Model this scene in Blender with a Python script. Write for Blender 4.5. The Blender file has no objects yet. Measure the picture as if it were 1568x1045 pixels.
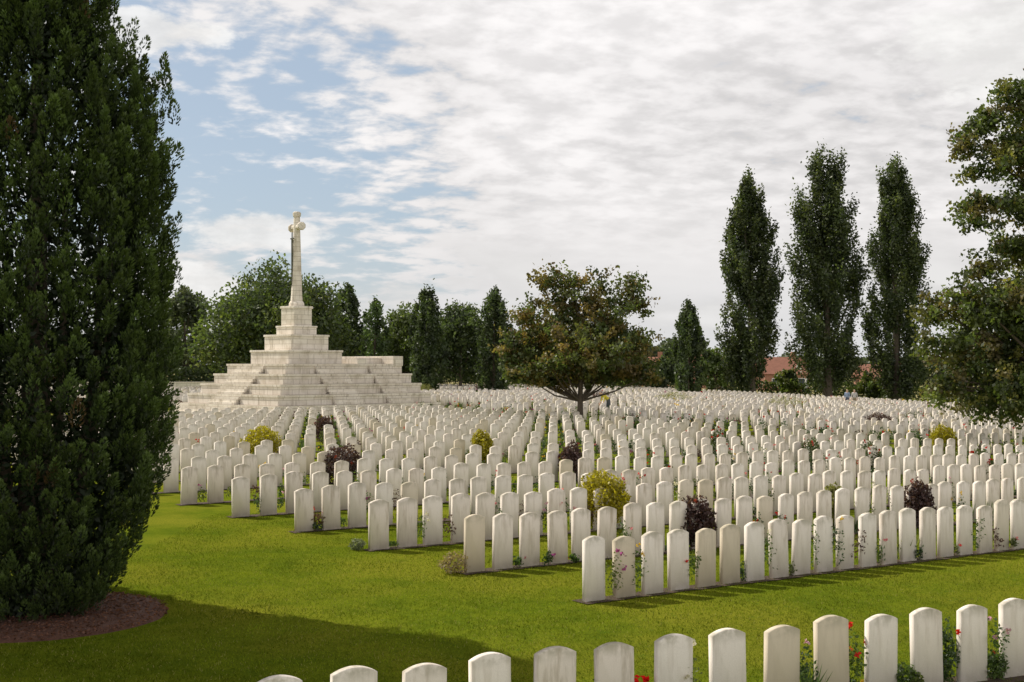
import bpy, bmesh, math, numpy as np
from mathutils import Vector, Matrix, noise
rng=np.random.default_rng(7)
sc=bpy.context.scene
COL=sc.collection
# ---------------------------------------------------------------- helpers
U=np.array([math.cos(math.radians(35)),math.sin(math.radians(35))])
Vv=np.array([-U[1],U[0]])
P0=np.array([1.06,16.76])
def g(x,y):
    x=np.asarray(x,float);y=np.asarray(y,float)
    sp=4*np.logaddexp(0,(np.clip(x,-500,500)-11)/4)
    z=-0.045*50*np.tanh(sp/50)
    v=(x-P0[0])*Vv[0]+(y-P0[1])*Vv[1]
    t=np.clip((-v-0.9)/2.6,0,1)
    z=z-0.25*t*t*(3-2*t)
    return z
def uv(u,v):
    return P0[0]+u*U[0]+v*Vv[0], P0[1]+u*U[1]+v*Vv[1]
def px(x,y,up=0.):
    z=0.0
    for i in range(8):
        D=2000*(3-z-up)/(y-560); X=(x-784)/2000*D; z=float(g(X,D))
    return X,D
def link(o,parent=None):
    COL.objects.link(o)
    if parent: o.parent=parent
    return o
def empty(name,loc=(0,0,0)):
    e=bpy.data.objects.new(name,None); e.location=loc; e.empty_display_size=.3
    return link(e)
def make_mesh(name,V,F,mat,col=None,parent=None,smooth=False,attrs=None,objname=None):
    me=bpy.data.meshes.new(name)
    V=np.asarray(V,np.float32)
    if isinstance(F,np.ndarray):
        k=F.shape[1]; loops=F.ravel().astype(np.int32); starts=np.arange(len(F),dtype=np.int32)*k
    else:
        loops=np.array([i for f in F for i in f],np.int32)
        starts=np.cumsum([0]+[len(f) for f in F[:-1]]).astype(np.int32)
    me.vertices.add(len(V)); me.vertices.foreach_set('co',V.ravel())
    me.loops.add(len(loops)); me.loops.foreach_set('vertex_index',loops)
    me.polygons.add(len(starts)); me.polygons.foreach_set('loop_start',starts)
    me.update(calc_edges=True)
    me.polygons.foreach_set('use_smooth',np.full(len(starts),smooth,dtype=bool))
    if col is not None:
        c=np.ones((len(V),4),np.float32); c[:,:3]=col
        a=me.attributes.new('col','FLOAT_COLOR','POINT'); a.data.foreach_set('color',c.ravel())
    if isinstance(mat,(list,tuple)):
        for m in mat: me.materials.append(m)
    else: me.materials.append(mat)
    o=bpy.data.objects.new(objname or name,me)
    return link(o,parent)

class NT:
    def __init__(s,tree): s.t=tree; s.n=tree.nodes; s.l=tree.links
    def add(s,typ,ins=None,**kw):
        n=s.n.new(typ)
        for k,v in kw.items(): setattr(n,k,v)
        if ins:
            for k,v in ins.items():
                if isinstance(v,bpy.types.NodeSocket): s.l.new(v,n.inputs[k])
                else: n.inputs[k].default_value=v
        return n
    def m(s,op,a,b=None,c=None,clamp=False):
        ins={0:a}
        if b is not None: ins[1]=b
        if c is not None: ins[2]=c
        return s.add('ShaderNodeMath',ins,operation=op,use_clamp=clamp).outputs[0]
    def mix(s,f,a,b,blend='MIX'):
        n=s.add('ShaderNodeMix',data_type='RGBA',blend_type=blend)
        for idx,v in ((0,f),(6,a),(7,b)):
            if isinstance(v,bpy.types.NodeSocket): s.l.new(v,n.inputs[idx])
            else:
                n.inputs[idx].default_value=v if idx==0 else (tuple(v)+(1,) if len(v)==3 else v)
        return n.outputs[2]
    def sm(s,v,a,b,c=0.,d=1.):
        n=s.add('ShaderNodeMapRange',{0:v,1:a,2:b,3:c,4:d},interpolation_type='SMOOTHSTEP')
        return n.outputs[0]
    def noise(s,vec,scale,detail=4,rough=.55,dist=0.):
        ins={'Scale':scale,'Detail':detail,'Roughness':rough,'Distortion':dist}
        if vec is not None: ins['Vector']=vec
        return s.add('ShaderNodeTexNoise',ins).outputs[0]
def newmat(name):
    m=bpy.data.materials.new(name); m.use_nodes=True
    t=NT(m.node_tree); t.n.clear()
    out=t.add('ShaderNodeOutputMaterial')
    return m,t,out
def simple(name,c,rough=.8,var=.15,scale=8,bump=.0,metal=0):
    m,t,out=newmat(name)
    pos=t.add('ShaderNodeNewGeometry').outputs['Position']
    n=t.noise(pos,scale,6)
    col=t.mix(n,tuple(x*(1-var) for x in c),tuple(min(1,x*(1+var)) for x in c))
    b=t.add('ShaderNodeBsdfPrincipled',{'Base Color':col,'Roughness':rough,'Metallic':metal})
    if bump:
        bn=t.add('ShaderNodeBump',{'Height':n,'Strength':bump,'Distance':.02}); t.l.new(bn.outputs[0],b.inputs['Normal'])
    t.l.new(b.outputs[0],out.inputs[0]); return m
def foliage_mat(name,trans=.3,gain=1.6,gloss=.03):
    m,t,out=newmat(name)
    a=t.add('ShaderNodeAttribute',attribute_name='col').outputs['Color']
    b=t.add('ShaderNodeBsdfDiffuse',{'Color':a})
    c2=t.mix(1.,a,(gain,gain*1.05,gain*.55),'MULTIPLY')
    tr=t.add('ShaderNodeBsdfTranslucent',{'Color':c2})
    mx=t.add('ShaderNodeMixShader',{0:trans,1:b.outputs[0],2:tr.outputs[0]})
    o=mx.outputs[0]
    if gloss:
        gl=t.add('ShaderNodeBsdfGlossy',{'Color':(1,1,1,1),'Roughness':.5})
        o=t.add('ShaderNodeMixShader',{0:gloss,1:o,2:gl.outputs[0]}).outputs[0]
    t.l.new(o,out.inputs[0]); return m
# ---------------------------------------------------------------- materials
M_fol=foliage_mat('foliage',.38,1.7,.03)
M_yew=foliage_mat('yew_foliage',.2,1.5,.02)
M_grassb=foliage_mat('grass_blades',.35,1.3,0)
M_flower=foliage_mat('petals',.25,1.3,0)
M_bark=simple('bark',(.09,.07,.05),.9,.5,14,.6)
M_soil=simple('soil',(.055,.032,.02),.95,.6,30,.8)
M_mulch=simple('mulch',(.10,.045,.028),.95,.6,30,.8)
M_brick=simple('brick',(.30,.15,.10),.9,.3,3)
M_roof=simple('roof_tiles',(.27,.12,.08),.85,.35,2)
M_white=simple('white_paint',(.75,.74,.72),.6,.05)
M_glass=simple('window_glass',(.03,.04,.05),.15,.1)
M_bronze=simple('bronze',(.10,.10,.07),.5,.3,10,metal=.6)

def grass_mat():
    m,t,out=newmat('lawn')
    pos=t.add('ShaderNodeNewGeometry').outputs['Position']
    n1=t.noise(pos,.35,4); n2=t.noise(pos,2.2,6,.65); n3=t.noise(pos,45,4,.7); n4=t.noise(pos,11,5,.6)
    c=t.mix(t.sm(n2,.3,.7),(.100,.140,.010),(.165,.198,.014))
    c=t.mix(t.m('MULTIPLY',t.sm(n1,.40,.64),.85),c,(.225,.225,.022))
    c=t.mix(t.m('MULTIPLY',t.sm(n3,.35,.62,1,0),.6),c,(.038,.062,.005))
    c=t.mix(t.m('MULTIPLY',t.sm(n4,.56,.72),.6),c,(.055,.11,.012))
    sep=t.add('ShaderNodeSeparateXYZ',{0:pos})
    vor=t.add('ShaderNodeTexVoronoi',{'Vector':pos,'Scale':.006})
    fc=t.mix(t.sm(vor.outputs['Distance'],.2,.7),(.16,.17,.06),(.30,.26,.13))
    c=t.mix(t.sm(sep.outputs[1],170,190),c,fc)
    b=t.add('ShaderNodeBsdfDiffuse',{'Color':c})
    h=t.m('ADD',n3,t.m('MULTIPLY',n2,.8))
    bn=t.add('ShaderNodeBump',{'Height':h,'Strength':.7,'Distance':.03}); t.l.new(bn.outputs[0],b.inputs['Normal'])
    t.l.new(b.outputs[0],out.inputs[0]); return m
M_grass=grass_mat()

def stone_mat():
    m,t,out=newmat('portland_stone')
    pos=t.add('ShaderNodeNewGeometry').outputs['Position']
    ti=t.add('ShaderNodeAttribute',attribute_name='tint').outputs['Fac']
    h=t.add('ShaderNodeAttribute',attribute_name='h').outputs['Fac']
    mp=t.add('ShaderNodeMapping',{0:pos,'Scale':(14,14,2.2)}).outputs[0]
    streak=t.noise(mp,1,6,.6); n=t.noise(pos,6,5,.6); fine=t.noise(pos,130,3,.6)
    c=t.mix(ti,(.76,.68,.60),(.86,.80,.73))
    c=t.mix(t.sm(ti,.86,.94,0,.8),c,(.60,.51,.37))
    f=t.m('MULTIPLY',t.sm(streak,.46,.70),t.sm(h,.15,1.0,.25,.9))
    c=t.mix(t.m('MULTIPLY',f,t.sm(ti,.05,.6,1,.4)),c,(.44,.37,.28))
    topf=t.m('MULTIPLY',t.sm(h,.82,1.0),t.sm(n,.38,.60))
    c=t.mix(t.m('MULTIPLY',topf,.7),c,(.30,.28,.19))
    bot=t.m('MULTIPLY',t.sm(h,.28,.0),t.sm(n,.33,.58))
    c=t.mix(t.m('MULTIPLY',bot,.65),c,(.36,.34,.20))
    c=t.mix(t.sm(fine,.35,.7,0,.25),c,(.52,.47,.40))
    b=t.add('ShaderNodeBsdfDiffuse',{'Color':c})
    bn=t.add('ShaderNodeBump',{'Height':fine,'Strength':.25,'Distance':.005}); t.l.new(bn.outputs[0],b.inputs['Normal'])
    t.l.new(b.outputs[0],out.inputs[0]); return m
M_stone=stone_mat()
def mon_mat():
    m,t,out=newmat('monument_stone')
    pos=t.add('ShaderNodeNewGeometry').outputs['Position']
    tc=t.add('ShaderNodeTexCoord').outputs['Object']
    sp=t.add('ShaderNodeSeparateXYZ',{0:tc})
    ab=t.m('ADD',sp.outputs[0],sp.outputs[1])
    cv=t.add('ShaderNodeCombineXYZ',{0:ab,1:sp.outputs[2]}).outputs[0]
    br=t.add('ShaderNodeTexBrick',{'Vector':cv,'Scale':1.,'Mortar Size':.012,'Brick Width':1.1,'Row Height':.31,'Color1':(.79,.73,.645,1),'Color2':(.70,.635,.545,1),'Mortar':(.40,.35,.29,1)})
    n=t.noise(pos,1.3,6,.65)
    mp=t.add('ShaderNodeMapping',{0:pos,'Scale':(5,5,.8)}).outputs[0]
    s=t.noise(mp,1,5)
    c=t.mix(t.sm(n,.42,.72,0,.55),br.outputs['Color'],(.44,.38,.29))
    c=t.mix(t.sm(s,.50,.72,0,.6),c,(.35,.30,.23))
    b=t.add('ShaderNodeBsdfDiffuse',{'Color':c})
    t.l.new(b.outputs[0],out.inputs[0]); return m
M_mon=mon_mat()

# ---------------------------------------------------------------- ground
def build_ground():
    N=260
    t=np.linspace(-1,1,N)
    xs=np.sinh(t*7)/math.sinh(7)*3500
    ys=15+np.sinh(t*7)/math.sinh(7)*3500
    X,Y=np.meshgrid(xs,ys); Z=g(X,Y)
    V=np.stack([X,Y,Z],-1).reshape(-1,3)
    i=np.arange(N*N).reshape(N,N)
    F=np.stack([i[:-1,:-1],i[:-1,1:],i[1:,1:],i[1:,:-1]],-1).reshape(-1,4)
    make_mesh('ground',V,F,M_grass,smooth=True)
build_ground()

# ---------------------------------------------------------------- leaves
def rand_dirs(n):
    d=rng.normal(size=(n,3)); return d/np.linalg.norm(d,axis=1,keepdims=True)
def leaves(C,L,W,A=None):
    n=len(C)
    if A is None: A=rand_dirs(n)
    B=np.cross(A,rand_dirs(n)); B/=np.linalg.norm(B,axis=1,keepdims=True)+1e-9
    L=np.asarray(L).reshape(-1,1) if np.ndim(L) else L
    W=np.asarray(W).reshape(-1,1) if np.ndim(W) else W
    V=np.stack([C-A*L,C+B*W-A*L*.1,C+A*L,C-B*W-A*L*.1],1).reshape(-1,3)
    F=np.arange(n*4).reshape(n,4)
    return V,F
def tube(pts,rad,k=7):
    pts=np.array(pts,float); V=[];F=[]
    n=len(pts)
    for i in range(n):
        d=pts[min(i+1,n-1)]-pts[max(i-1,0)]; d/=np.linalg.norm(d)+1e-9
        a=np.cross(d,[.3,.9,.1] if abs(d[1])<.8 else [1,0,0]); a/=np.linalg.norm(a); b=np.cross(d,a)
        for j in range(k):
            th=2*math.pi*j/k; V.append(pts[i]+rad[i]*(math.cos(th)*a+math.sin(th)*b))
    for i in range(n-1):
        for j in range(k):
            F.append([i*k+j,i*k+(j+1)%k,(i+1)*k+(j+1)%k,(i+1)*k+j])
    return V,F
def merge(parts):
    V=[];F=[];o=0
    for v,f in parts:
        V+=list(v); F+=[[i+o for i in q] for q in f]; o+=len(v)
    return np.array(V),F
def wood(base,top_h,lean,r,targets,parent,start=.25):
    parts=[]
    n=9
    pts=[(base[0]+lean[0]*t**1.5,base[1]+lean[1]*t**1.5,base[2]-.1+(top_h+.1)*t) for t in np.linspace(0,1,n)]
    rr=[r*(1.35 if i==0 else 1)*(1-.85*i/(n-1)) for i in range(n)]
    parts.append(tube(pts,rr,9))
    for T in targets:
        T=np.array(T); f=np.clip((T[2]-base[2])/top_h-.28+rng.uniform(-.05,.05),start,.85)
        s=np.array(pts[int(f*(n-1))]); mid=(s+T)/2+np.array([0,0,-.06*np.linalg.norm(T-s)])+rng.normal(size=3)*.05
        r0=r*(1-.8*f)*.45
        parts.append(tube([s,s*.6+mid*.4+[0,0,0],mid,mid*.45+T*.55,T],[r0,r0*.8,r0*.6,r0*.4,r0*.12],6))
    V,F=merge(parts)
    make_mesh('trunk_and_limbs',V,F,M_bark,parent=parent,smooth=True)
def crown(clusters,spread,n_per,L,W,cols,parent,mat=M_fol,name='crown',elong=1.0,axis=None):
    K=len(clusters); C=np.repeat(clusters,n_per,axis=0)
    off=rng.normal(size=C.shape)*spread*.5; off[:,2]*=elong
    if axis is not None:
        ax=np.repeat(axis,n_per,axis=0); off=off*.6+ax*rng.uniform(-.9,1.1,(len(C),1))*spread
    C=C+off
    tint=np.repeat(rng.uniform(.55,1.5,K),n_per)*rng.uniform(.75,1.25,len(C))
    ci=np.repeat(rng.choice(len(cols),K),n_per)
    base=np.array(cols)[ci]*tint[:,None]
    n=len(C); s=rng.uniform(.7,1.3,n)
    V,F=leaves(C,L*s,W*s)
    make_mesh(name,V,F,mat,col=np.repeat(base,4,axis=0),parent=parent)
def ell_clusters(ells,n,inner=.55,gap=.0,seed=0.):
    E=np.array(ells,float); w=(E[:,3]*E[:,4]*E[:,5])**.67; w/=w.sum()
    out=[];ax=[]
    while len(out)<n:
        e=E[rng.choice(len(E),p=w)]
        d=rand_dirs(1)[0]; r=rng.uniform(inner,1.0)
        p=e[:3]+d*e[3:]*r
        if gap:
            s=1.6/np.mean(e[3:]) 
            if noise.noise(Vector(p*s+seed))<gap-.3: continue
        out.append(p); ax.append(d)
    return np.array(out),np.array(ax)
GREENS=[(.075,.105,.025),(.09,.12,.028),(.06,.085,.025),(.11,.13,.035)]
DARKG=[(.05,.074,.026),(.065,.09,.03),(.04,.06,.024)]
def round_tree(name,cx,topy,wpx,D,cols,n=230,per=55,leaf=.2,bottom=.18,lobes=7):
    X=(cx-784)/2000*D; gz=float(g(X,D)); k=D/2000
    top=3+(560-topy)*k; H=top-gz; R=wpx*k/2
    e=empty(name,(X,D,gz))
    ells=[(0,0,H*.54,R*.78,R*.78,H*.38)]
    for i in range(lobes):
        a=2*math.pi*i/lobes+rng.uniform(-.3,.3); zz=rng.uniform(.3,.82)
        rr=R*rng.uniform(.3,.46); d=(R-rr)*(1.0 if zz<.6 else .72)
        ells.append((math.cos(a)*d,math.sin(a)*d,H*zz*.92,rr,rr,rr*.9))
    ells.append((rng.uniform(-.15,.15)*R,0,H*.84,R*.36,R*.36,H*.16))
    C,ax=ell_clusters(ells,n,.5,.12,rng.uniform(0,50))
    k_=C[:,2]>H*bottom*.6; C=C[k_]; ax=ax[k_]
    idx=rng.choice(len(C),14)
    wood((0,0,0),H*.75,(rng.uniform(-.3,.3),0),max(.18,H*.022),C[idx]*[.85,.85,.95],e)
    crown(C,R*.17,per,leaf,leaf*.6,cols,e)
    return e
def column_tree(name,cx,topy,wpx,D,cols,n=260,per=60,leaf=.18,kind='poplar',low=.03):
    X=(cx-784)/2000*D; gz=float(g(X,D)); k=D/2000
    top=3+(560-topy)*k; H=top-gz; R=wpx*k/2
    e=empty(name,(X,D,gz))
    C=[]
    sx=rng.uniform(0,99)
    TP=[0,.04,.12,.25,.45,.62,.76,.87,.95,1.0]
    RPp=[.45,.62,.86,.97,1.0,.88,.68,.46,.26,.08]
    if kind=='poplar':
        S=int(n/7)
        for s in range(S):
            t0=rng.uniform(low,.90); a=rng.uniform(0,2*math.pi)
            L=rng.uniform(.07,.15)*(1.1-.4*t0); q0=rng.uniform(.1,.75); q1=q0+rng.uniform(.1,.42)
            q1=min(q1,1.12)
            if q0>.4 and noise.noise(Vector((math.cos(a)*1.5,math.sin(a)*1.5,t0*10+sx)))<-.18: continue
            for j in range(7):
                f=j/6; t=min(t0+L*f,1.0)
                R0=float(np.interp(t0+L*.3,TP,RPp))
                r=R*R0*(q0+(q1-q0)*f**.7)
                C.append((math.cos(a)*r,math.sin(a)*r,t*H*.985))
        for j in range(26):
            t=.55+.45*j/25; C.append((rng.normal()*.05*R,rng.normal()*.05*R,t*H*.99))
    else:
        S=16
        for s in range(S):
            a=2.4*s+rng.uniform(-.3,.3); q=((s+.5)/S)**.5
            tt=1-rng.uniform(.0,.12) if s>1 else 1.
            m=max(4,int(n/S)); ph=rng.uniform(0,6)
            for j in range(m):
                t=low+(tt-low)*(j+rng.uniform(0,1))/m
                prof=min(1,.65+t*1.8)*(1-max(0,(t-.4)/.6)**2.4*.82); wob=1+.14*math.sin(ph+j*.9)
                r=R*.95*prof*q*wob
                C.append((math.cos(a+.5*t)*r,math.sin(a+.5*t)*r,t*H*.985))
    C=np.array(C)
    idx=rng.choice(len(C),12)
    wood((0,0,0),H*.85,(0,0),H*.014+.08,C[idx],e,start=.05)
    crown(C,R*(.13 if kind=='poplar' else .16),per,leaf,leaf*.55,cols,e,elong=2.0)
    return e

GREY=[(.07,.09,.045),(.06,.08,.04),(.085,.10,.05)]
round_tree('deciduous_tree',285,428,95,160,GREY,140,60,.24)
round_tree('deciduous_tree',425,405,255,132,DARKG+GREENS,420,70,.2,lobes=12)
column_tree('poplar_tree',532,433,54,150,DARKG,130,60,.2,'yew')
column_tree('cypress_tree',574,462,56,140,[(.08,.12,.04),(.06,.095,.035)],110,50,.18,'yew')
round_tree('deciduous_tree',622,468,130,150,[(.085,.12,.03),(.10,.13,.04)],210,60,.2)
column_tree('yew_tree',653,440,60,125,DARKG,170,80,.15,'yew')
round_tree('deciduous_tree',705,465,140,145,DARKG+[(.075,.105,.03)],240,60,.2)
column_tree('yew_tree',757,444,64,125,DARKG,170,80,.15,'yew')
round_tree('deciduous_tree',815,498,110,150,GREENS,130,50,.2)
round_tree('deciduous_tree',955,520,110,150,GREENS,130,50,.2)
round_tree('deciduous_tree',590,508,120,156,DARKG,110,60,.22)
round_tree('deciduous_tree',495,470,140,150,DARKG+GREENS,150,55,.22)
column_tree('yew_tree',1055,464,52,130,DARKG+[(.07,.10,.03)],170,80,.15,'yew')
round_tree('deciduous_tree',1094,533,64,150,[(.11,.15,.04),(.085,.12,.035)],80,50,.2)
round_tree('deciduous_tree',1018,538,60,152,DARKG,70,50,.2)
round_tree('deciduous_tree',1205,566,50,158,GREENS,50,50,.2)
round_tree('deciduous_tree',1330,570,60,158,GREENS,50,50,.2)
POP=[(.045,.064,.022),(.062,.083,.027),(.082,.10,.033),(.036,.052,.02)]
column_tree('poplar_tree',1150,262,98,148,POP,1150,42,.18)
column_tree('poplar_tree',1267,229,122,150,POP,1350,42,.18)
column_tree('poplar_tree',1372,243,108,152,POP,1250,42,.18)

def maple():
    D=63;k=D/2000;X=(888-784)/2000*D;gz=float(g(X,D))
    e=empty('maple_tree',(X,D,gz))
    def L(x,y,r,ry=None,dy=0): return ((x-888)*k,dy,3-gz+(560-y)*k,r*k,r*k,(ry or r)*k)
    ells=[L(888,520,75,60),L(822,558,52,32,-.3),L(952,560,52,30,.2),L(795,530,30,18),L(985,525,28,24),
      L(840,490,46,40,.5),L(930,485,52,40,-.5),L(880,448,34,36),L(963,452,24,34),L(832,442,20,28),L(990,575,24,12),L(792,580,26,10),
      L(888,575,80,20,1),L(888,540,70,38,-1.9),L(888,530,70,38,1.9),L(920,430,14,24),L(856,428,10,18),L(985,470,14,20),L(802,480,16,16),L(783,545,16,10)]
    C,ax=ell_clusters(ells,720,.5,.17,11.3)
    ax=ax*[1,1,.6]+[0,0,.3]
    wood((0,0,0),5.5,(.1,0),.17,C[rng.choice(len(C),40)]*[.98,.98,1],e)
    cols=[(.10,.11,.03),(.09,.11,.03),(.075,.10,.026),(.15,.115,.036),(.12,.10,.034),(.065,.09,.024),(.17,.12,.036)]
    crown(C,.42,50,.085,.06,cols,e,axis=ax)
maple()
def right_tree():
    D=45;k=D/2000;cx=1655;X=(cx-784)/2000*D;gz=float(g(X,D))
    e=empty('lime_tree',(X,D,gz))
    def L(x,y,r,ry=None,dy=0): return ((x-cx)*k,dy,3-gz+(560-y)*k,r*k,r*k,(ry or r)*k)
    ells=[L(1560,150,42,34),L(1525,190,42,28,.5),L(1480,225,30,16),L(1545,250,60,28,-.6),L(1498,262,26,12),L(1560,315,64,30),L(1510,305,36,18,.4),
      L(1495,342,28,14),L(1565,385,66,28),L(1490,470,56,40),L(1440,480,32,26,.5),L(1425,525,26,22),L(1530,460,66,42,-1),L(1470,545,60,38),L(1440,592,36,24),
      L(1530,565,76,46,1),L(1530,620,66,28),L(1500,415,34,18),L(1650,200,110,100),L(1680,330,140,110),L(1700,480,150,120),L(1650,580,90,60),L(1650,110,70,60),
      L(1600,220,70,60,1),L(1610,480,90,70,0),L(1550,520,80,60,1.5),L(1550,600,80,40,-1),
      L(1750,300,120,120,2),L(1670,400,110,120,-3),L(1670,400,110,120,3)]
    C,ax=ell_clusters(ells,2000,.3,.15,3.1)
    ax=ax*[1,1,.35]+[0,0,-.1]
    wood((0,0,0),11,(0,0),.32,C[rng.choice(len(C),60)],e)
    cols=[(.078,.105,.026),(.065,.092,.024),(.10,.125,.03),(.14,.14,.036),(.13,.11,.04),(.058,.08,.024)]
    crown(C,.42,62,.078,.052,cols,e,axis=ax)
right_tree()

# ---------------------------------------------------------------- big Irish yew at left
def yew():
    cx,cy=-5.72,15.7; gz=float(g(cx,cy))
    e=empty('irish_yew_tree',(cx,cy,gz))
    ZP=[0,.3,.6,1.1,1.74,2.4,2.8,3.3,4.1,4.7,5.4,5.9,6.5,7.2,8,9,9.8]
    RP=[.6,.85,1.0,1.28,1.45,1.56,1.52,1.48,1.56,1.56,1.48,1.33,1.08,.8,.58,.32,.05]
    def rad(a,z):
        ca,sa=math.cos(a),math.sin(a)
        zo=z-.9*noise.noise(Vector((ca*3.2,sa*3.2,5.)))*min(1,max(0,(z-3)/3))
        r=float(np.interp(zo,ZP,RP))
        r*=1+.13*noise.noise(Vector((ca*4.5,sa*4.5,z*.6)))+.08*noise.noise(Vector((ca*9,sa*9,z*1.8)))
        return r
    P=[];Dv=[];sz=[]
    K=3000
    while len(P)<K:
        z=rng.uniform(.12,9.6); a=rng.uniform(0,2*math.pi)
        if rng.uniform()>np.interp(z,ZP,RP)/1.56+.15: continue
        r=rad(a,z)*rng.uniform(.86,1.02)-.05
        if r<.03: r=.03
        d=np.array([math.cos(a),math.sin(a)])
        P.append((d[0]*r,d[1]*r,z-.12)); v=np.array([d[0]*.42,d[1]*.42,1.0])+rng.normal(size=3)*.14
        Dv.append(v/np.linalg.norm(v)); sz.append(rng.uniform(.7,1.35))
    for i in range(80):
        a=i*2.4; z=rng.choice([3.,3.8,4.9,5.5,6.1,6.8,7.5,8.3])+rng.uniform(-.3,.3)
        r=rad(a,z)*rng.uniform(.94,1.06); hgt=rng.uniform(.35,.8)
        for j in range(7):
            f=j/6; q=.08*(1-f); P.append((math.cos(a)*r+rng.normal()*q,math.sin(a)*r+rng.normal()*q,z+f*hgt-.1))
            v=np.array([math.cos(a)*.12,math.sin(a)*.12,1])+rng.normal(size=3)*.1; Dv.append(v/np.linalg.norm(v)); sz.append(1.05-.35*f)
    P=np.array(P);Dv=np.array(Dv);sz=np.array(sz)[:,None]
    K=len(P); cl=rng.uniform(.6,1.5,K)
    M=96
    t=rng.uniform(0,1,(K,M))**.85; ln=.30*sz
    side=rng.normal(size=(K,M,3)); side-=(side*Dv[:,None,:]).sum(-1,keepdims=True)*Dv[:,None,:]
    side/=np.linalg.norm(side,axis=-1,keepdims=True)
    wd=(.075*sz)*np.sin(np.pi*np.clip(t*.78+.2,0,1))**.8*rng.uniform(.75,1.05,(K,M))
    C=P[:,None,:]+Dv[:,None,:]*(t*ln)[...,None]+side*wd[...,None]
    A=Dv[:,None,:]*1.0+side*.7; A/=np.linalg.norm(A,axis=-1,keepdims=True)
    C=C.reshape(-1,3);A=A.reshape(-1,3)
    V,F=leaves(C,rng.uniform(.018,.032,len(C)),rng.uniform(.007,.012,len(C)),A)
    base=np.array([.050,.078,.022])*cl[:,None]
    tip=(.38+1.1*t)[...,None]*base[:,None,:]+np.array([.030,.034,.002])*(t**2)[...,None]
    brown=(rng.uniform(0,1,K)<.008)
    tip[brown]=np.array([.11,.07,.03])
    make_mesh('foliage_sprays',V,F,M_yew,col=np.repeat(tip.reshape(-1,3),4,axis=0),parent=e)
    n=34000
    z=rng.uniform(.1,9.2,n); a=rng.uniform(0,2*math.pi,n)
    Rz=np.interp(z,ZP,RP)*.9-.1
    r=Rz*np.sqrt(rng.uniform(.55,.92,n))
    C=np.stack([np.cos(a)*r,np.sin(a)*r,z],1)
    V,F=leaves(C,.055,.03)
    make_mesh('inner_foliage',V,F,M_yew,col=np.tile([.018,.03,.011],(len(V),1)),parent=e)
    parts=[tube([(0,0,-.1),(0,.02,.6),(0,0,4),(0,0,8.5)],[.28,.22,.13,.03],9)]
    for i in range(16):
        a=i*.9; parts.append(tube([(0,0,.3),(math.cos(a)*.5,math.sin(a)*.5,1.2),(math.cos(a)*.85,math.sin(a)*.85,3),(math.cos(a)*.9,math.sin(a)*.9,5.2)],[.09,.07,.045,.015],6))
    Vt,Ft=merge(parts); make_mesh('trunk_and_limbs',Vt,Ft,M_bark,parent=e,smooth=True)
    # unseen yews added out of frame, left of the visible one, to shade the lawn
    for (qx,qy,rz) in ((-9.3,14.7,2.1),(-9.6,18.4,4.0)):
        e2=empty('irish_yew_tree',(qx,qy,float(g(qx,qy)))); e2.rotation_euler=(0,0,rz)
        for ch in list(e.children):
            c2=bpy.data.objects.new(ch.name.split('.')[0],ch.data); link(c2,e2)
    V=[(cx,cy,float(g(cx,cy))+.07)];F=[]
    nb=96
    for ring,(rr,zz) in enumerate([(.8,.065),(1.35,.05),(1.5,.03),(1.58,-.03)]):
        for i in range(nb):
            a=2*math.pi*i/nb; q=rr*(1+.025*noise.noise(Vector((math.cos(a)*4,math.sin(a)*4,0)))); x=cx+math.cos(a)*q; y=cy+math.sin(a)*q
            V.append((x,y,float(g(x,y))+zz))
    for i in range(nb): F.append([0,1+i,1+(i+1)%nb])
    for r in range(3):
        for i in range(nb): F.append([1+r*nb+i,1+(r+1)*nb+i,1+(r+1)*nb+(i+1)%nb,1+r*nb+(i+1)%nb])
    bed=make_mesh('mulch_bed',V,F,M_mulch,smooth=True)
    n=9000; a=rng.uniform(0,2*math.pi,n); r=1.56*np.sqrt(rng.uniform(0,1,n))
    x=cx+np.cos(a)*r;y=cy+np.sin(a)*r
    C=np.stack([x,y,g(x,y)+.055+rng.uniform(0,.03,n)-.04*(r/1.56)**4],1)
    A=rand_dirs(n);A[:,2]*=.4
    V,F=leaves(C,rng.uniform(.012,.035,n),rng.uniform(.006,.014,n),A)
    make_mesh('bark_chips',V,F,M_fol,col=np.repeat(np.array([.12,.052,.032])*rng.uniform(.4,1.7,(n,1)),4,axis=0),parent=bed)
yew()

# ---------------------------------------------------------------- headstones
def stone_template(bev,seg,w=.19):
    h,t=.815,.038
    pr=[(-w,-.08),(w,-.08)]
    rise=.052; sh=h-rise
    for i in range(seg+1):
        x=w-2*w*i/seg; pr.append((x,sh+rise*(1-(x/w)**2)))
    pr=np.array(pr); n=len(pr)
    ins=pr.copy(); b=.007
    ins[:,0]=pr[:,0]*(1-b/w); ins[:,1]=np.where(pr[:,1]>0,pr[:,1]-b,pr[:,1])
    layers=[(ins,-t),(pr,-t+b),(pr,t-b),(ins,t)] if bev else [(pr,-t),(pr,t)]
    V=[];F=[]
    for p,y in layers:
        for q in p: V.append((q[0],y,q[1]))
    F.append(list(range(n)))
    for L in range(len(layers)-1):
        for i in range(n):
            j=(i+1)%n; F.append([L*n+i,(L+1)*n+i,(L+1)*n+j,L*n+j])
    F.append([ (len(layers)-1)*n+i for i in range(n)][::-1])
    return np.array(V),F
T_near=stone_template(True,10,.166); T_mid=stone_template(True,8,.176); T_front=stone_template(True,12,.188); T_far=stone_template(False,6,.175)
ang0=math.radians(35)
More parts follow.
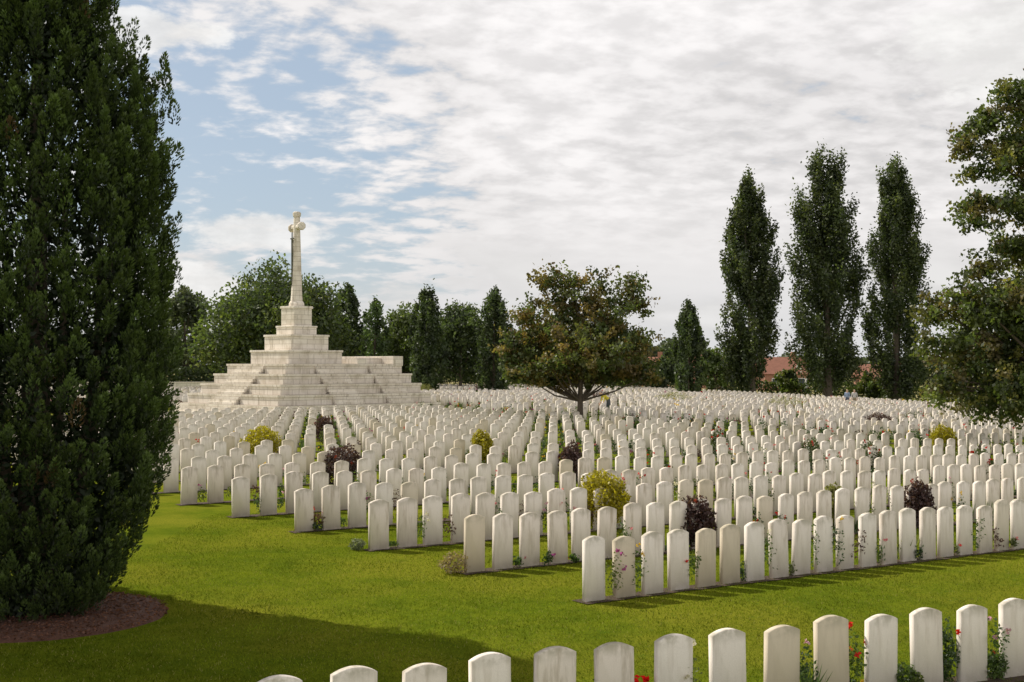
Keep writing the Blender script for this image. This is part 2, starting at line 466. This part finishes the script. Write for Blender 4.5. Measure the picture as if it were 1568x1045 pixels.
def stones_mesh(name,T,pos,ang,parent=None):
    TV,TF=T; n=len(pos); k=len(TV)
    pos=np.asarray(pos,float); ang=np.asarray(ang,float)
    S=1+rng.normal(size=(n,1))*.01
    lean=rng.normal(size=(n,2))*.012
    x=TV[None,:,0]*S; y=TV[None,:,1]+lean[:,:1]*TV[None,:,2]; z=TV[None,:,2]*(1+rng.normal(size=(n,1))*.02)
    x=x+lean[:,1:]*TV[None,:,2]
    c=np.cos(ang)[:,None];s=np.sin(ang)[:,None]
    V=np.stack([pos[:,:1]+x*c-y*s,pos[:,1:2]+x*s+y*c,pos[:,2:3]+z],-1).reshape(-1,3)
    lens=[len(f) for f in TF]
    flat=np.array([i for f in TF for i in f])
    F=(flat[None,:]+np.arange(n)[:,None]*k).ravel().astype(np.int32)
    starts=(np.cumsum([0]+lens[:-1])[None,:]+np.arange(n)[:,None]*len(flat)).ravel().astype(np.int32)
    me=bpy.data.meshes.new(name)
    me.vertices.add(len(V)); me.vertices.foreach_set('co',V.astype(np.float32).ravel())
    me.loops.add(len(F)); me.loops.foreach_set('vertex_index',F)
    me.polygons.add(len(starts)); me.polygons.foreach_set('loop_start',starts)
    me.update(calc_edges=True)
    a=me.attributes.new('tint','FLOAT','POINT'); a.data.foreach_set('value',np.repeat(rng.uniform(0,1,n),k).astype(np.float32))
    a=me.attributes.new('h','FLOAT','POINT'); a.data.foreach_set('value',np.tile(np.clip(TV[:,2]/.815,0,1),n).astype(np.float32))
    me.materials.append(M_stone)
    return link(bpy.data.objects.new(name,me),parent)
ROW=2.8
def pitch(k): return [.478,.497,.515,.545,.575,.61,.66,.70][min(k,7)]
near_items=[];block=[];nearrow_lines=[]
for k in range(19):
    v=k*ROW; u=0.
    while u<28.2:
        x,y=uv(u+rng.uniform(-.02,.02),v+rng.uniform(-.02,.02))
        if rng.uniform()>(.01 if k<5 else .04):
            item=(x,y,float(g(x,y)),k)
            if k<3 and u<11: near_items.append(item)
            else: block.append(item)
        u+=pitch(k)
    nearrow_lines.append((0,28.2,v))
far=[]
MON=np.array([-13.7,83.0])
def vis(x,y): return y>5 and abs(x/y)<.47
far_lines=[]
FP=.76
for k in range(-12,44):
    v=k*ROW
    off=rng.uniform(0,.5)
    for u in np.arange(31.0+off,96,FP):
        x,y=uv(u,v)
        if not vis(x,y) or y>158: continue
        if math.hypot(x-MON[0],y-MON[1])<12.5: continue
        if rng.uniform()<.04: continue
        far.append((x,y,float(g(x,y))))
    far_lines.append((31,96,v))
for k in range(24,44):
    v=k*ROW
    for u in np.arange(4,29,FP):
        x,y=uv(u,v)
        if not vis(x,y) or y>148: continue
        if math.hypot(x-MON[0],y-MON[1])<14: continue
        far.append((x,y,float(g(x,y))))
    far_lines.append((4,29,v))
A=lambda n:ang0+rng.normal(size=n)*.016
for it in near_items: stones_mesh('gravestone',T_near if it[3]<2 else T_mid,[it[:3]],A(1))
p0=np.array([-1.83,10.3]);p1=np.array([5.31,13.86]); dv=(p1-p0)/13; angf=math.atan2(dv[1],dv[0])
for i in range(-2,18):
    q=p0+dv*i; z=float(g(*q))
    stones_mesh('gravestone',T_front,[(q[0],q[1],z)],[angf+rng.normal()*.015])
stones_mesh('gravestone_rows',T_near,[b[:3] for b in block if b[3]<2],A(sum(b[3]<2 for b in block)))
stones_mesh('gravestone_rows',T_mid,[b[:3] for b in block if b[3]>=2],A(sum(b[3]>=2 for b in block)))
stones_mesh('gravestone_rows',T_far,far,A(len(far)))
def strips(lines,w0,w1,lift,step,name):
    V=[];F=[]
    for (u0,u1,v) in lines:
        us=np.arange(u0-.25,u1+.3,step)
        pr=None
        for u in us:
            x,y=uv(u,v)
            if not vis(x,y) or math.hypot(x-MON[0],y-MON[1])<12.5: pr=None; continue
            j=rng.uniform(-.03,.03,2)
            a=uv(u,v+w0+j[0]); b=uv(u,v+w1+j[1])
            i=len(V); V.append((a[0],a[1],float(g(*a))+lift)); V.append((b[0],b[1],float(g(*b))+lift))
            if pr is not None: F.append([pr,i,i+1,pr+1])
            pr=i
    make_mesh(name,V,F,M_soil)
strips(nearrow_lines,-.15,.18,.012,.3,'soil_border')
strips(far_lines,-.16,.2,.03,1.5,'soil_border')
V=[];F=[]
dn=dv/np.linalg.norm(dv); nn=np.array([-dn[1],dn[0]])
for i,s in enumerate(np.arange(-2,11.5,.3)):
    for w in (-.2,.22):
        q=p0+dn*s+nn*(w+rng.uniform(-.02,.02)); V.append((q[0],q[1],float(g(*q))+.014))
    if i: F.append([2*i-2,2*i,2*i+1,2*i-1])
make_mesh('soil_border',V,F,M_soil)

# ---------------------------------------------------------------- border plants
PL=[];PC=[];PLn=[];PW=[];PA=[]
FL=[];FC=[];FS=[]
GP=[(.05,.09,.018),(.07,.11,.026),(.035,.065,.018),(.09,.11,.03),(.05,.08,.034)]
FLC=[(.6,.03,.02),(.6,.05,.04),(.7,.25,.28),(.75,.7,.6),(.75,.5,.08),(.35,.08,.25),(.6,.35,.45)]
def plant(x,y,w,h,n,leaf,col,flower=None,nf=0,spiky=False,fs=.03,rnd=False):
    z=float(g(x,y))
    nl=7
    lob=rand_dirs(nl)*[.5,.5,.45]; li=rng.integers(nl,size=n)
    d=rand_dirs(n); r=rng.uniform(.2,1,(n,1))**.5
    if rnd:
        lumps=np.array([1+.35*noise.noise(Vector(q*2.4+np.array([x,y,0]))) for q in d])[:,None]
        rr=.35+.65*rng.uniform(0,1,(n,1))**.5
        c=np.array([x,y,z+h*.48])+d*rr*lumps*np.array([w/2,w/2,h*.5])
    else: c=np.array([x,y,z+h*.5])+(lob[li]*.9+d*r*.55)*np.array([w/2,w/2,h*.52])
    c[:,2]=np.maximum(c[:,2],z+.01)
    Aa=rand_dirs(n)
    if spiky:
        a=rng.normal(size=(n,3))*[.35,.35,.1]+[0,0,1]; a/=np.linalg.norm(a,axis=1,keepdims=True)
        c=np.array([x,y,z])+a*h*.5+rng.normal(size=(n,3))*[.05,.05,0]; Aa=a
        PL.append(c);PA.append(Aa);PLn.append(np.full(n,h*.5));PW.append(np.full(n,leaf))
    else:
        PL.append(c);PA.append(Aa);PLn.append(np.full(n,leaf)*rng.uniform(.7,1.3,n));PW.append(np.full(n,leaf*.6))
    PC.append(np.array(col)*rng.uniform(.6,1.4,(n,1)))
    for i in range(nf):
        dd=rand_dirs(1)[0]; dd[2]=abs(dd[2])
        q=np.array([x,y,z+h*.55])+dd*np.array([w*.5,w*.5,h*.5])
        m=7; FL.append(q+rng.normal(size=(m,3))*fs*.6); FC.append(np.array(flower)*rng.uniform(.7,1.2,(m,1))); FS.append(np.full(m,fs))
def rand_plant(x,y,big=1.,detail=1.,tall=1.):
    t=rng.uniform()
    D=math.hypot(x,y)
    col=GP[rng.integers(len(GP))]; fl=FLC[rng.integers(len(FLC))]
    lf=max(.022,D*.0009)
    nn_=int(np.clip(2600/D*detail,20,150))
    if t<.45: plant(x,y,.26*big,rng.uniform(.12,.32)*tall,nn_,lf,col,fl,int(rng.uniform(0,1.6)),fs=.022)
    elif t<.8: plant(x,y,.34*big,rng.uniform(.4,.8),nn_,lf,col,fl,int(rng.uniform(0,4)),fs=max(.022,D*.0005))
    elif t<.88: plant(x,y,.4*big,rng.uniform(.4,.75),nn_,lf,(.065,.03,.028))
    else: plant(x,y,.25,rng.uniform(.3,.5),max(14,nn_//3),.012 if D<40 else .02,(.08,.12,.04),spiky=True)
for k in range(19):
    p=pitch(k)
    for i in range(int(28.2/p)):
        if rng.uniform()<(.8 if k<4 else .9):
            x,y=uv((i+.5)*p+rng.uniform(-.04,.04),k*ROW-rng.uniform(-.05,.1)); rand_plant(x,y,.9,tall=1. if k<4 else 1.8)
for (x,y,z) in far:
    if rng.uniform()<.78: rand_plant(x+rng.uniform(-.1,.1)+.31,y+.18,1.3,.6,2.3)
for i in range(-2,17):
    for s in range(2):
        if rng.uniform()<.85:
            q=p0+dv*(i+.5)+nn*rng.uniform(-.1,.1)+dn*rng.uniform(-.08,.08); rand_plant(q[0],q[1],.9,1.2)
for k in range(-8,20):
    for j in range(6):
        x,y=uv(30.2+rng.uniform(-.4,.4),k*ROW+rng.uniform(-.3,1.6))
        if vis(x,y): plant(x,y,.55,rng.uniform(.4,1.0),70,.05,GP[rng.integers(5)],FLC[rng.integers(7)],int(rng.uniform(0,2.5)),fs=.035)
def flush_plants(name,flname='blossoms'):
    global PL,PC,PLn,PW,PA,FL,FC,FS
    V,F=leaves(np.concatenate(PL),np.concatenate(PLn),np.concatenate(PW),np.concatenate(PA))
    o=make_mesh(name,V,F,M_fol,col=np.repeat(np.concatenate(PC),4,axis=0))
    if FL:
        V,F=leaves(np.concatenate(FL),np.concatenate(FS),np.concatenate(FS)*.8)
        make_mesh(flname,V,F,M_flower,col=np.repeat(np.concatenate(FC),4,axis=0),parent=o)
    PL,PC,PLn,PW,PA,FL,FC,FS=[],[],[],[],[],[],[],[]
flush_plants('border_plants')
def topshrub(name,X,Yt,w,H,col,n=800,**kw):
    x,y=px(X,Yt,H)
    v=(x-P0[0])*Vv[0]+(y-P0[1])*Vv[1]; u=(x-P0[0])*U[0]+(y-P0[1])*U[1]
    v2=round(v/ROW)*ROW-.4; x,y=uv(u,v2)
    x=(X-784)/2000*y
    plant(x,y,w*y/2000,H,n,kw.pop('leaf',.038),col,rnd=True,**kw); flush_plants(name)
GOLD=(.32,.275,.015);PURP=(.07,.036,.034);PALE=(.19,.19,.06)
for a in [(402,652,56,1.12),(738,658,34,1.1),(922,712,78,1.08),(1443,652,44,1.1)]: topshrub('golden_shrub',*a,GOLD,4200)
for a in [(1030,598,56,1.3),(1205,606,70,1.3),(650,588,28,1.3),(1275,729,34,.9)]: topshrub('pale_shrub',*a,PALE,1800)
for a in [(525,678,60,1.0),(497,637,32,1.05),(875,678,38,1.0),(1062,750,62,.88),(1403,731,50,.9),(738,588,30,1.1),(918,598,40,1.1),(1345,632,50,1.0)]:
    topshrub('smoke_bush',*a,PURP,2600,flower=(.3,.06,.04),nf=3)
for a in [(1330,674,36,.95),(1500,682,36,.95),(1240,670,34,.95),(1400,629,34,.95),(1100,657,30,.95)]:
    topshrub('rose_bush',*a,(.06,.08,.025),900,flower=(.5,.03,.02),nf=7,fs=.03)
def pxplant(X,Y,w,h,col,n=240,**kw):
    x,y=px(X,Y); k=y/2000; plant(x,y,w*k,h*k,n,kw.pop('leaf',max(.02,y*.0009)),col,**kw)
pxplant(475,812,58,32,(.10,.06,.03),420,leaf=.03,flower=(.5,.06,.04),nf=6,fs=.025); flush_plants('rose_bush')
pxplant(695,878,46,34,(.22,.17,.09),700,leaf=.02,rnd=True); flush_plants('pale_shrub')
pxplant(548,842,26,18,(.14,.16,.10),400,leaf=.02,rnd=True); flush_plants('pale_shrub')
def fr(i,off,w,h,col,**kw):
    q=p0+dv*(i+.5)+nn*off; plant(q[0],q[1],w,h,kw.pop('n',260),kw.pop('leaf',.024),col,**kw)
fr(5,.05,.26,.42,(.07,.12,.02),flower=(.7,.02,.02),nf=7,fs=.032); flush_plants('rose_bush')
fr(9,.05,.3,.72,(.08,.12,.02),flower=(.65,.04,.03),nf=7,fs=.022); flush_plants('rose_bush')
fr(11,.1,.3,.62,(.06,.095,.02),n=620,rnd=True); flush_plants('green_shrub')
fr(10,0,.3,.3,(.06,.095,.02),n=420,rnd=True); flush_plants('green_shrub')
fr(12,0,.3,.3,(.06,.095,.02),n=420,rnd=True); flush_plants('green_shrub')
pxplant(1385,856,46,48,(.17,.19,.05),70,spiky=True,leaf=.014); flush_plants('iris_plant')
n=210000
x=rng.uniform(-6,9.5,n); y=11.5+ (rng.uniform(0,1,n)**1.6)*15
keep=(np.abs(x/y)<.43)&(((x+5.72)**2+(y-15.7)**2)>1.62**2)
x=x[keep];y=y[keep];n=len(x)
C=np.stack([x,y,g(x,y)+.010],1)
Aa=rng.normal(size=(n,3))*[.6,.6,.1]+[0,0,1];Aa/=np.linalg.norm(Aa,axis=1,keepdims=True)
V,F=leaves(C,rng.uniform(.012,.026,n),.0035,Aa)
pn=np.array([noise.noise(Vector((a*1.1,b*1.1,0)))+.6*noise.noise(Vector((a*.35,b*.35,9))) for a,b in zip(x,y)])
gc=np.array([.14,.178,.012])*rng.uniform(.5,1.35,(n,1))*(1+.6*pn[:,None])
dry=rng.uniform(0,1,n)<.07; gc[dry]=[.28,.26,.08]
make_mesh('grass_blades',V,F,M_grassb,col=np.repeat(gc,4,axis=0))

# ---------------------------------------------------------------- monument
def boxes(name,bl,mat,parent,bev=.02):
    bm=bmesh.new()
    for (x0,x1,y0,y1,z0,z1) in bl:
        r=bmesh.ops.create_cube(bm,size=1)
        bmesh.ops.scale(bm,vec=(x1-x0,y1-y0,z1-z0),verts=r['verts'])
        bmesh.ops.translate(bm,vec=((x0+x1)/2,(y0+y1)/2,(z0+z1)/2),verts=r['verts'])
    me=bpy.data.meshes.new(name); bm.to_mesh(me); bm.free(); me.materials.append(mat)
    o=link(bpy.data.objects.new(name,me),parent)
    if bev:
        b=o.modifiers.new('bev','BEVEL'); b.width=bev; b.segments=2
    return o
mon=empty('memorial_cross',(MON[0],MON[1],float(g(*MON))))
mon.rotation_euler=(0,0,math.radians(45))
S=1.08
bl=[];st=[]
hh=.62
for i in range(5):
    kx=4-i
    x0=-(2.6+.55*kx)*S;y0=x0;y1=(3.3+.55*kx)*S;x1=(5.9+.28*kx)*S
    z0=-.2 if i==0 else i*hh-.003*i; z1=(i+1)*hh
    bl.append((x0,x1,y0,y1,z0,z1))
    bl.append((x0-.05,x1+.05,y0-.05,y1+.05,z1-.14,z1+.003))
    if i>0:
        for (c0,c1) in ((-.6,1.4),(3.3,5.1)):
            for s in range(3):
                st.append((c0*S,c1*S,y0-.45+.15*s,y0+.02,i*hh+.005,i*hh+.155*(s+1)-.01))
        for s in range(3):
            st.append((x0-.45+.15*s,x0+.02,-.6*S,2.1*S,i*hh+.005,i*hh+.155*(s+1)-.01))
for s in range(3):
    x0=-4.8*S
    st.append((x0-.42+.14*s,8*S*.87,x0-.42+.14*s,5.5*S,-.2+.001*s,.155*(s+1)-.01))
boxes('stepped_base',bl,M_mon,mon)
boxes('stairs',st,M_mon,mon,.01)
up=[(-1.9,1.9,-1.9,1.9,3.08,3.95),(-1.95,1.95,-1.95,1.95,3.82,3.953),(-1.33,1.33,-1.33,1.33,3.93,4.93),(-1.38,1.38,-1.38,1.38,4.8,4.933),
    (-.84,.84,-.84,.84,4.9,5.5),(-.88,.88,-.88,.88,5.4,5.503),(-.64,.64,-.64,.64,5.48,6.62),(-.69,.69,-.69,.69,6.6,6.75)]
up=[(a*S,b*S,c*S,d*S,e,f) for a,b,c,d,e,f in up]
boxes('upper_steps',up,M_mon,mon,.02)
boxes('parapet',[(2.5*S,3.2*S,-2.6*S,2.5*S,3.08,3.42),(5.2*S,5.95*S,-2.65*S,2.6*S,3.08,3.6),(3.21*S,5.19*S,-1.5*S,-1.0*S,3.08,3.5)],M_mon,mon)
def prism(secs,k=8,rot=math.pi/8):
    V=[];F=[]
    for (r,z) in secs:
        for j in range(k):
            a=rot+2*math.pi*j/k; V.append((r*math.cos(a),r*math.sin(a),z))
    for i in range(len(secs)-1):
        for j in range(k): F.append([i*k+j,i*k+(j+1)%k,(i+1)*k+(j+1)%k,(i+1)*k+j])
    F.append(list(range(k))[::-1]); F.append([(len(secs)-1)*k+j for j in range(k)])
    return V,F
AR=math.radians(-16)
V,F=prism([(.50,6.72),(.48,6.95),(.38,7.1),(.35,7.5),(.22,11.5),(.20,12.45),(.25,12.5),(.27,12.70),(.18,12.78)])
shaft=make_mesh('shaft',V,F,M_mon,parent=mon)
V,F=prism([(.22,-.98),(.27,-.93),(.27,-.75),(.17,-.68),(.17,.68),(.27,.75),(.27,.93),(.22,.98)])
arm=make_mesh('cross_arms',V,F,M_mon,parent=mon)
arm.rotation_euler=(math.pi/2,0,AR); arm.location=(0,0,11.8)
shaft.rotation_euler=(0,0,AR)
V,F=prism([(.012,7.9),(.06,8.2),(.07,11.0),(.07,11.05)],4,0)
sw=make_mesh('bronze_sword',np.array(V),F,M_bronze,parent=mon)
sw.location=(-.31*math.cos(AR),-.31*math.sin(AR),0)
gd=boxes('sword_guard',[(-.04,.04,-.26,.26,11.02,11.1),(-.03,.03,-.04,.04,11.1,11.45)],M_bronze,mon,.01)
gd.location=sw.location; gd.rotation_euler=(0,0,AR)

# ---------------------------------------------------------------- hedge, wall, houses
def hedge(name,pts,h,w,cols,dens=60,leaf=.14):
    C=[]
    for a,b in zip(pts[:-1],pts[1:]):
        a=np.array(a);b=np.array(b);L=np.linalg.norm(b-a);n=int(L*dens)
        t=rng.uniform(0,1,(n,1)); q=a+(b-a)*t; d=(b-a)/L; nr=np.array([-d[1],d[0]])
        q=q+nr*rng.uniform(-w/2,w/2,(n,1))
        top=np.array([h*(1+.35*noise.noise(Vector((xx*.6/w**.5,3.,0)))+.15*noise.noise(Vector((xx*1.9,7,0)))) for xx in q[:,0]])
        z=g(q[:,0],q[:,1])+rng.uniform(0,1,n)**.7*top
        C.append(np.column_stack([q,z]))
    C=np.concatenate(C); n=len(C)
    V,F=leaves(C,leaf*rng.uniform(.7,1.3,n),leaf*.6)
    make_mesh(name,V,F,M_fol,col=np.repeat(np.array(cols)[rng.choice(len(cols),n)]*rng.uniform(.6,1.3,(n,1)),4,axis=0))
hedge('boundary_hedge',[(-60,152),(-20,160),(10,160),(22,160)],2.6,1.6,DARKG,280,.18)
hedge('boundary_hedge',[(24,162),(70,160)],1.9,1.2,GREENS+DARKG,260,.16)
hedge('distant_trees',[(-160,260),(-40,240),(10,250),(38,270)],9,10,DARKG+GREY,260,.45)
hedge('distant_trees',[(38,330),(90,340),(200,330)],7,12,GREY,200,.5)
boxes('boundary_wall',[(-70,-14,150.2,150.7,-.2,1.0),(-70.1,-13.9,150.15,150.75,1.0,1.1)],M_mon,None,.02)
def house(name,X,Y,W,Dp,eave,ridge,rot,rows=1):
    gz=float(g(X,Y)); e=empty(name,(X,Y,gz)); e.rotation_euler=(0,0,rot)
    boxes('walls',[(-W/2,W/2,-Dp/2,Dp/2,-.3,eave)],M_brick,e,0)
    o=.35
    V=[(-W/2-o,-Dp/2-o,eave-.1),(W/2+o,-Dp/2-o,eave-.1),(W/2+o,Dp/2+o,eave-.1),(-W/2-o,Dp/2+o,eave-.1),(-W/2-o,0,ridge),(W/2+o,0,ridge)]
    F=[[0,1,5,4],[2,3,4,5],[0,4,3],[1,2,5],[3,2,1,0]]
    make_mesh('roof',V,F,M_roof,parent=e)
    boxes('chimney',[(W*.28,W*.28+.7,-.35,.35,ridge-1,ridge+.9)],M_brick,e,0)
    fr_=[];gl=[]
    for r in range(rows):
        z=.9+2.7*r
        for x in np.arange(-W/2+1.2,W/2-1.5,2.4):
            fr_.append((x,x+1.2,-Dp/2-.05,-Dp/2+.03,z,z+1.3)); gl.append((x+.1,x+1.1,-Dp/2-.07,-Dp/2,z+.1,z+1.2))
    boxes('window_frames',fr_,M_white,e,0); boxes('window_glass',gl,M_glass,e,0)
    boxes('door',[(W/2-1.4,W/2-.4,-Dp/2-.06,-Dp/2,0,2.1)],M_white,e,0)
house('brick_house',46,225,8,7,3.0,5.8,.2)
house('brick_house',23.5,225,6,6,2.8,5.0,-.3)
house('brick_house',33.5,225,5,6,3.6,5.8,.4,1)
house('brick_house',64,225,8,7,2.8,5.0,.1)

# ---------------------------------------------------------------- people
def person(name,x,y,yaw,shirt,trous,hair,bend=0.,stride=.15,scale=1.):
    J={};E=[];R={}
    def j(n,p,r,par=None):
        J[n]=np.array(p,float);R[n]=r
        if par:E.append((par,n))
    j('pelvis',(0,0,.95),.145);j('waist',(0,0,1.12),.125,'pelvis');j('chest',(0,0,1.36),.15,'waist');j('neck',(0,.01,1.49),.055,'chest')
    j('jaw',(0,.02,1.57),.07,'neck');j('head',(0,.02,1.66),.092,'jaw');j('crown_',(0,.0,1.73),.075,'head');j('nose',(0,.12,1.645),.014,'head')
    for s,sx in (('L',-1),('R',1)):
        j('sh'+s,(sx*.18,0,1.42),.062,'chest');j('el'+s,(sx*.235,-.03*sx,1.14),.045,'sh'+s);j('wr'+s,(sx*.25,.1,.9),.03,'el'+s);j('pa'+s,(sx*.25,.13,.83),.034,'wr'+s)
        for f in range(4):
            j(f'f{f}'+s,(sx*.25,.10+.022*f,.78),.010,'pa'+s);j(f'g{f}'+s,(sx*.24,.105+.022*f,.74-.006*(1.5-abs(f-1.5))),.008,f'f{f}'+s)
        j('th'+s,(sx*.235,.18,.81),.011,'pa'+s);j('tt'+s,(sx*.23,.19,.78),.009,'th'+s)
        st=stride*sx
        j('hip'+s,(sx*.095,0,.88),.10,'pelvis');j('kn'+s,(sx*.10,st*.6+.03,.5),.068,'hip'+s);j('an'+s,(sx*.10,st-.03,.09),.045,'kn'+s);j('toe'+s,(sx*.105,st+.12,.045),.04,'an'+s)
    if bend:
        c,s_=math.cos(bend),math.sin(bend)
        for n in J:
            if n[:3] in('wai','che','nec','jaw','hea','cro','nos') or n[:2] in('sh',):
                p=J[n]-J['pelvis']; J[n]=J['pelvis']+[p[0],p[1]*c+p[2]*s_,p[2]*c-p[1]*s_]
        for sd in 'LR':
            d=J['sh'+sd]-np.array([(-1 if sd=='L' else 1)*.18,0,1.42])
            for n in list(J):
                if n[-1]==sd and (n[:2] in('el','wr','pa','th','tt') or n[0] in 'fg'): J[n]=J[n]+d
    names=list(J); ix={n:i for i,n in enumerate(names)}
    me=bpy.data.meshes.new(name+'_skel'); me.from_pydata([tuple(J[n]*scale) for n in names],[(ix[a],ix[b]) for a,b in E],[])
    ob=bpy.data.objects.new('tmp',me); COL.objects.link(ob)
    ob.modifiers.new('s','SKIN'); 
    sv=me.skin_vertices[0].data
    for n in names: r=R[n]*scale; sv[ix[n]].radius=(r,r)
    sv[ix['pelvis']].use_root=True
    m=ob.modifiers.new('d','SUBSURF');m.levels=2
    dg=bpy.context.evaluated_depsgraph_get(); dg.update()
    bm_=bpy.data.meshes.new_from_object(ob.evaluated_get(dg)); bpy.data.objects.remove(ob)
    mats=[simple('skin',(.55,.36,.27),.6,.08),simple('shirt',shirt,.85,.1),simple('trousers',trous,.85,.1),simple('hair',hair,.7,.2),simple('shoes',(.05,.04,.035),.6,.1)]
    bm_.materials.clear()
    for q in mats: bm_.materials.append(q)
    P=np.array([J[n]*scale for n in names])
    for pl in bm_.polygons:
        c=np.array(pl.center); n=names[int(np.argmin(((P-c)**2).sum(1)))]
        mi=0
        if n in('waist','chest') or n[:2] in('sh',): mi=1
        elif n[:2]=='el': mi=1
        elif n=='pelvis' or n[:3]=='hip' or n[:2] in('kn',): mi=2
        elif n[:2] in('an',): mi=2
        elif n[:3]=='toe': mi=4
        elif n=='crown_' or (n=='head' and c[1]<J['head'][1]*scale-.02): mi=3
        pl.material_index=mi; pl.use_smooth=True
    o=bpy.data.objects.new(name,bm_); COL.objects.link(o)
    o.location=(x,y,float(g(x,y))); o.rotation_euler=(0,0,yaw)
def at(X,D): return (X-784)/2000*D
person('walking_visitor',at(1297,112),112,2.6,(.22,.28,.4),(.08,.09,.13),(.06,.04,.03))
person('walking_visitor',at(1308,113),113,2.8,(.5,.48,.46),(.30,.25,.18),(.15,.10,.05))
person('gardener',at(932,80),80,1.9,(.6,.5,.05),(.07,.08,.10),(.05,.04,.03),bend=.9,stride=.08)

# ---------------------------------------------------------------- light
sun_az=math.atan2(-.85,.53)
el=math.radians(46)
ts=Vector((math.sin(sun_az)*math.cos(el),math.cos(sun_az)*math.cos(el),math.sin(el)))
sd=bpy.data.lights.new('sun','SUN'); sd.energy=5.0; sd.angle=math.radians(.5); sd.color=(1,.93,.82)
so=link(bpy.data.objects.new('sun',sd)); so.rotation_euler=ts.to_track_quat('Z','Y').to_euler()
w=bpy.data.worlds.new('World'); sc.world=w; w.use_nodes=True
t=NT(w.node_tree); t.n.clear()
out=t.add('ShaderNodeOutputWorld')
sky=t.add('ShaderNodeTexSky',sky_type='NISHITA'); sky.sun_disc=False; sky.sun_elevation=el; sky.sun_rotation=sun_az
dirv=t.add('ShaderNodeTexCoord').outputs['Generated']
s=t.add('ShaderNodeSeparateXYZ',{0:dirv}); x,y,z=s.outputs
zc=t.m('ADD',t.m('MAXIMUM',z,0.),.22)
pv=t.add('ShaderNodeCombineXYZ',{0:t.m('DIVIDE',x,zc),1:t.m('DIVIDE',y,zc)}).outputs[0]
mp=t.add('ShaderNodeMapping',{0:pv,'Rotation':(0,0,-.35),'Scale':(1.,1.1,1)}).outputs[0]
nA=t.noise(mp,1.6,4,.5,.3); nB=t.noise(mp,11,6,.55,.1)
c=t.m('ADD',t.m('MULTIPLY',nA,.38),t.m('MULTIPLY',nB,.62))
dist=t.add('ShaderNodeVectorMath',{0:dirv,1:(-.22,.96,.12)},operation='DISTANCE').outputs['Value']
dist2=t.add('ShaderNodeVectorMath',{0:dirv,1:(-.31,.92,.20)},operation='DISTANCE').outputs['Value']
cov=t.m('MINIMUM',t.sm(dist,.03,.30,-.08,.2),t.sm(dist2,.03,.24,-.045,.2))
fA=t.sm(t.m('ADD',c,cov),.42,.58)
hv=t.add('ShaderNodeCombineXYZ',{0:t.m('MULTIPLY',x,4.),1:t.m('MULTIPLY',z,11.)}).outputs[0]
nC=t.noise(hv,1.9,6,.5,.1)
def puff(cx,cz,rx,rz):
    a=t.m('DIVIDE',t.m('SUBTRACT',x,cx),rx); b=t.m('DIVIDE',t.m('SUBTRACT',z,cz),rz)
    return t.m('ADD',t.m('MULTIPLY',a,a),t.m('MULTIPLY',b,b))
pu=t.m('MINIMUM',t.m('MINIMUM',puff(-.19,.10,.045,.014),puff(-.25,.062,.05,.014)),t.m('MINIMUM',puff(.36,.225,.08,.035),puff(-.27,.24,.055,.014)))
hv2=t.add('ShaderNodeCombineXYZ',{0:t.m('MULTIPLY',x,22.),1:t.m('MULTIPLY',z,45.)}).outputs[0]
nD=t.noise(hv2,1.,5,.6)
pf=t.sm(t.m('ADD',pu,t.m('MULTIPLY',t.m('SUBTRACT',nD,.5),4.)),1.4,.6)
band=t.m('MULTIPLY',t.sm(z,.0,.03),t.sm(z,.11,.06))
fC=t.m('MULTIPLY',t.sm(nC,.47,.56),band)
lowhaze=t.sm(z,.10,.0,0,.8)
bright=t.m('ADD',t.sm(nB,.33,.66,.74,.95),t.sm(nA,.35,.7,-.06,.09))
low=t.sm(nC,.35,.65,.86,.72)
bl_=t.m('ADD',t.m('MULTIPLY',bright,t.sm(z,.05,.16)),t.m('MULTIPLY',low,t.sm(z,.16,.05)))
# unseen clouds shaped for light: dimmed overhead for contrast, brightened behind camera as fill
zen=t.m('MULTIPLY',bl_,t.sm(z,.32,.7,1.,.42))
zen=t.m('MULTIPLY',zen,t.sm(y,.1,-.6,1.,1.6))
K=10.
def grey(v,tint):
    cc=t.add('ShaderNodeCombineColor',{0:t.m('MULTIPLY',v,tint[0]*K),1:t.m('MULTIPLY',v,tint[1]*K),2:t.m('MULTIPLY',v,tint[2]*K)}); return cc.outputs[0]
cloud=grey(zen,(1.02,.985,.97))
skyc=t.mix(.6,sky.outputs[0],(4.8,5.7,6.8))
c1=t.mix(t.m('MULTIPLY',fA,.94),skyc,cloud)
c1=t.mix(lowhaze,c1,(6.9,7.0,7.1))
c1=t.mix(t.m('MULTIPLY',fC,.7),c1,grey(t.sm(nC,.47,.65,.70,.86),(1.,.985,.97)))
c1=t.mix(t.m('MULTIPLY',pf,.85),c1,grey(t.sm(nD,.62,.3,.80,.98),(1.,.985,.965)))
bg=t.add('ShaderNodeBackground',{0:c1,1:.1})
t.l.new(bg.outputs[0],out.inputs[0])

# ---------------------------------------------------------------- camera
cd=bpy.data.cameras.new('camera'); cd.sensor_width=36; cd.lens=2000/1568*36; cd.clip_end=6000; cd.clip_start=.1
co=link(bpy.data.objects.new('camera',cd)); co.location=(0,0,3); co.rotation_euler=(math.radians(90+1.07),0,0)
sc.camera=co
sc.view_settings.view_transform='Standard'; sc.view_settings.look='None'; sc.view_settings.exposure=0
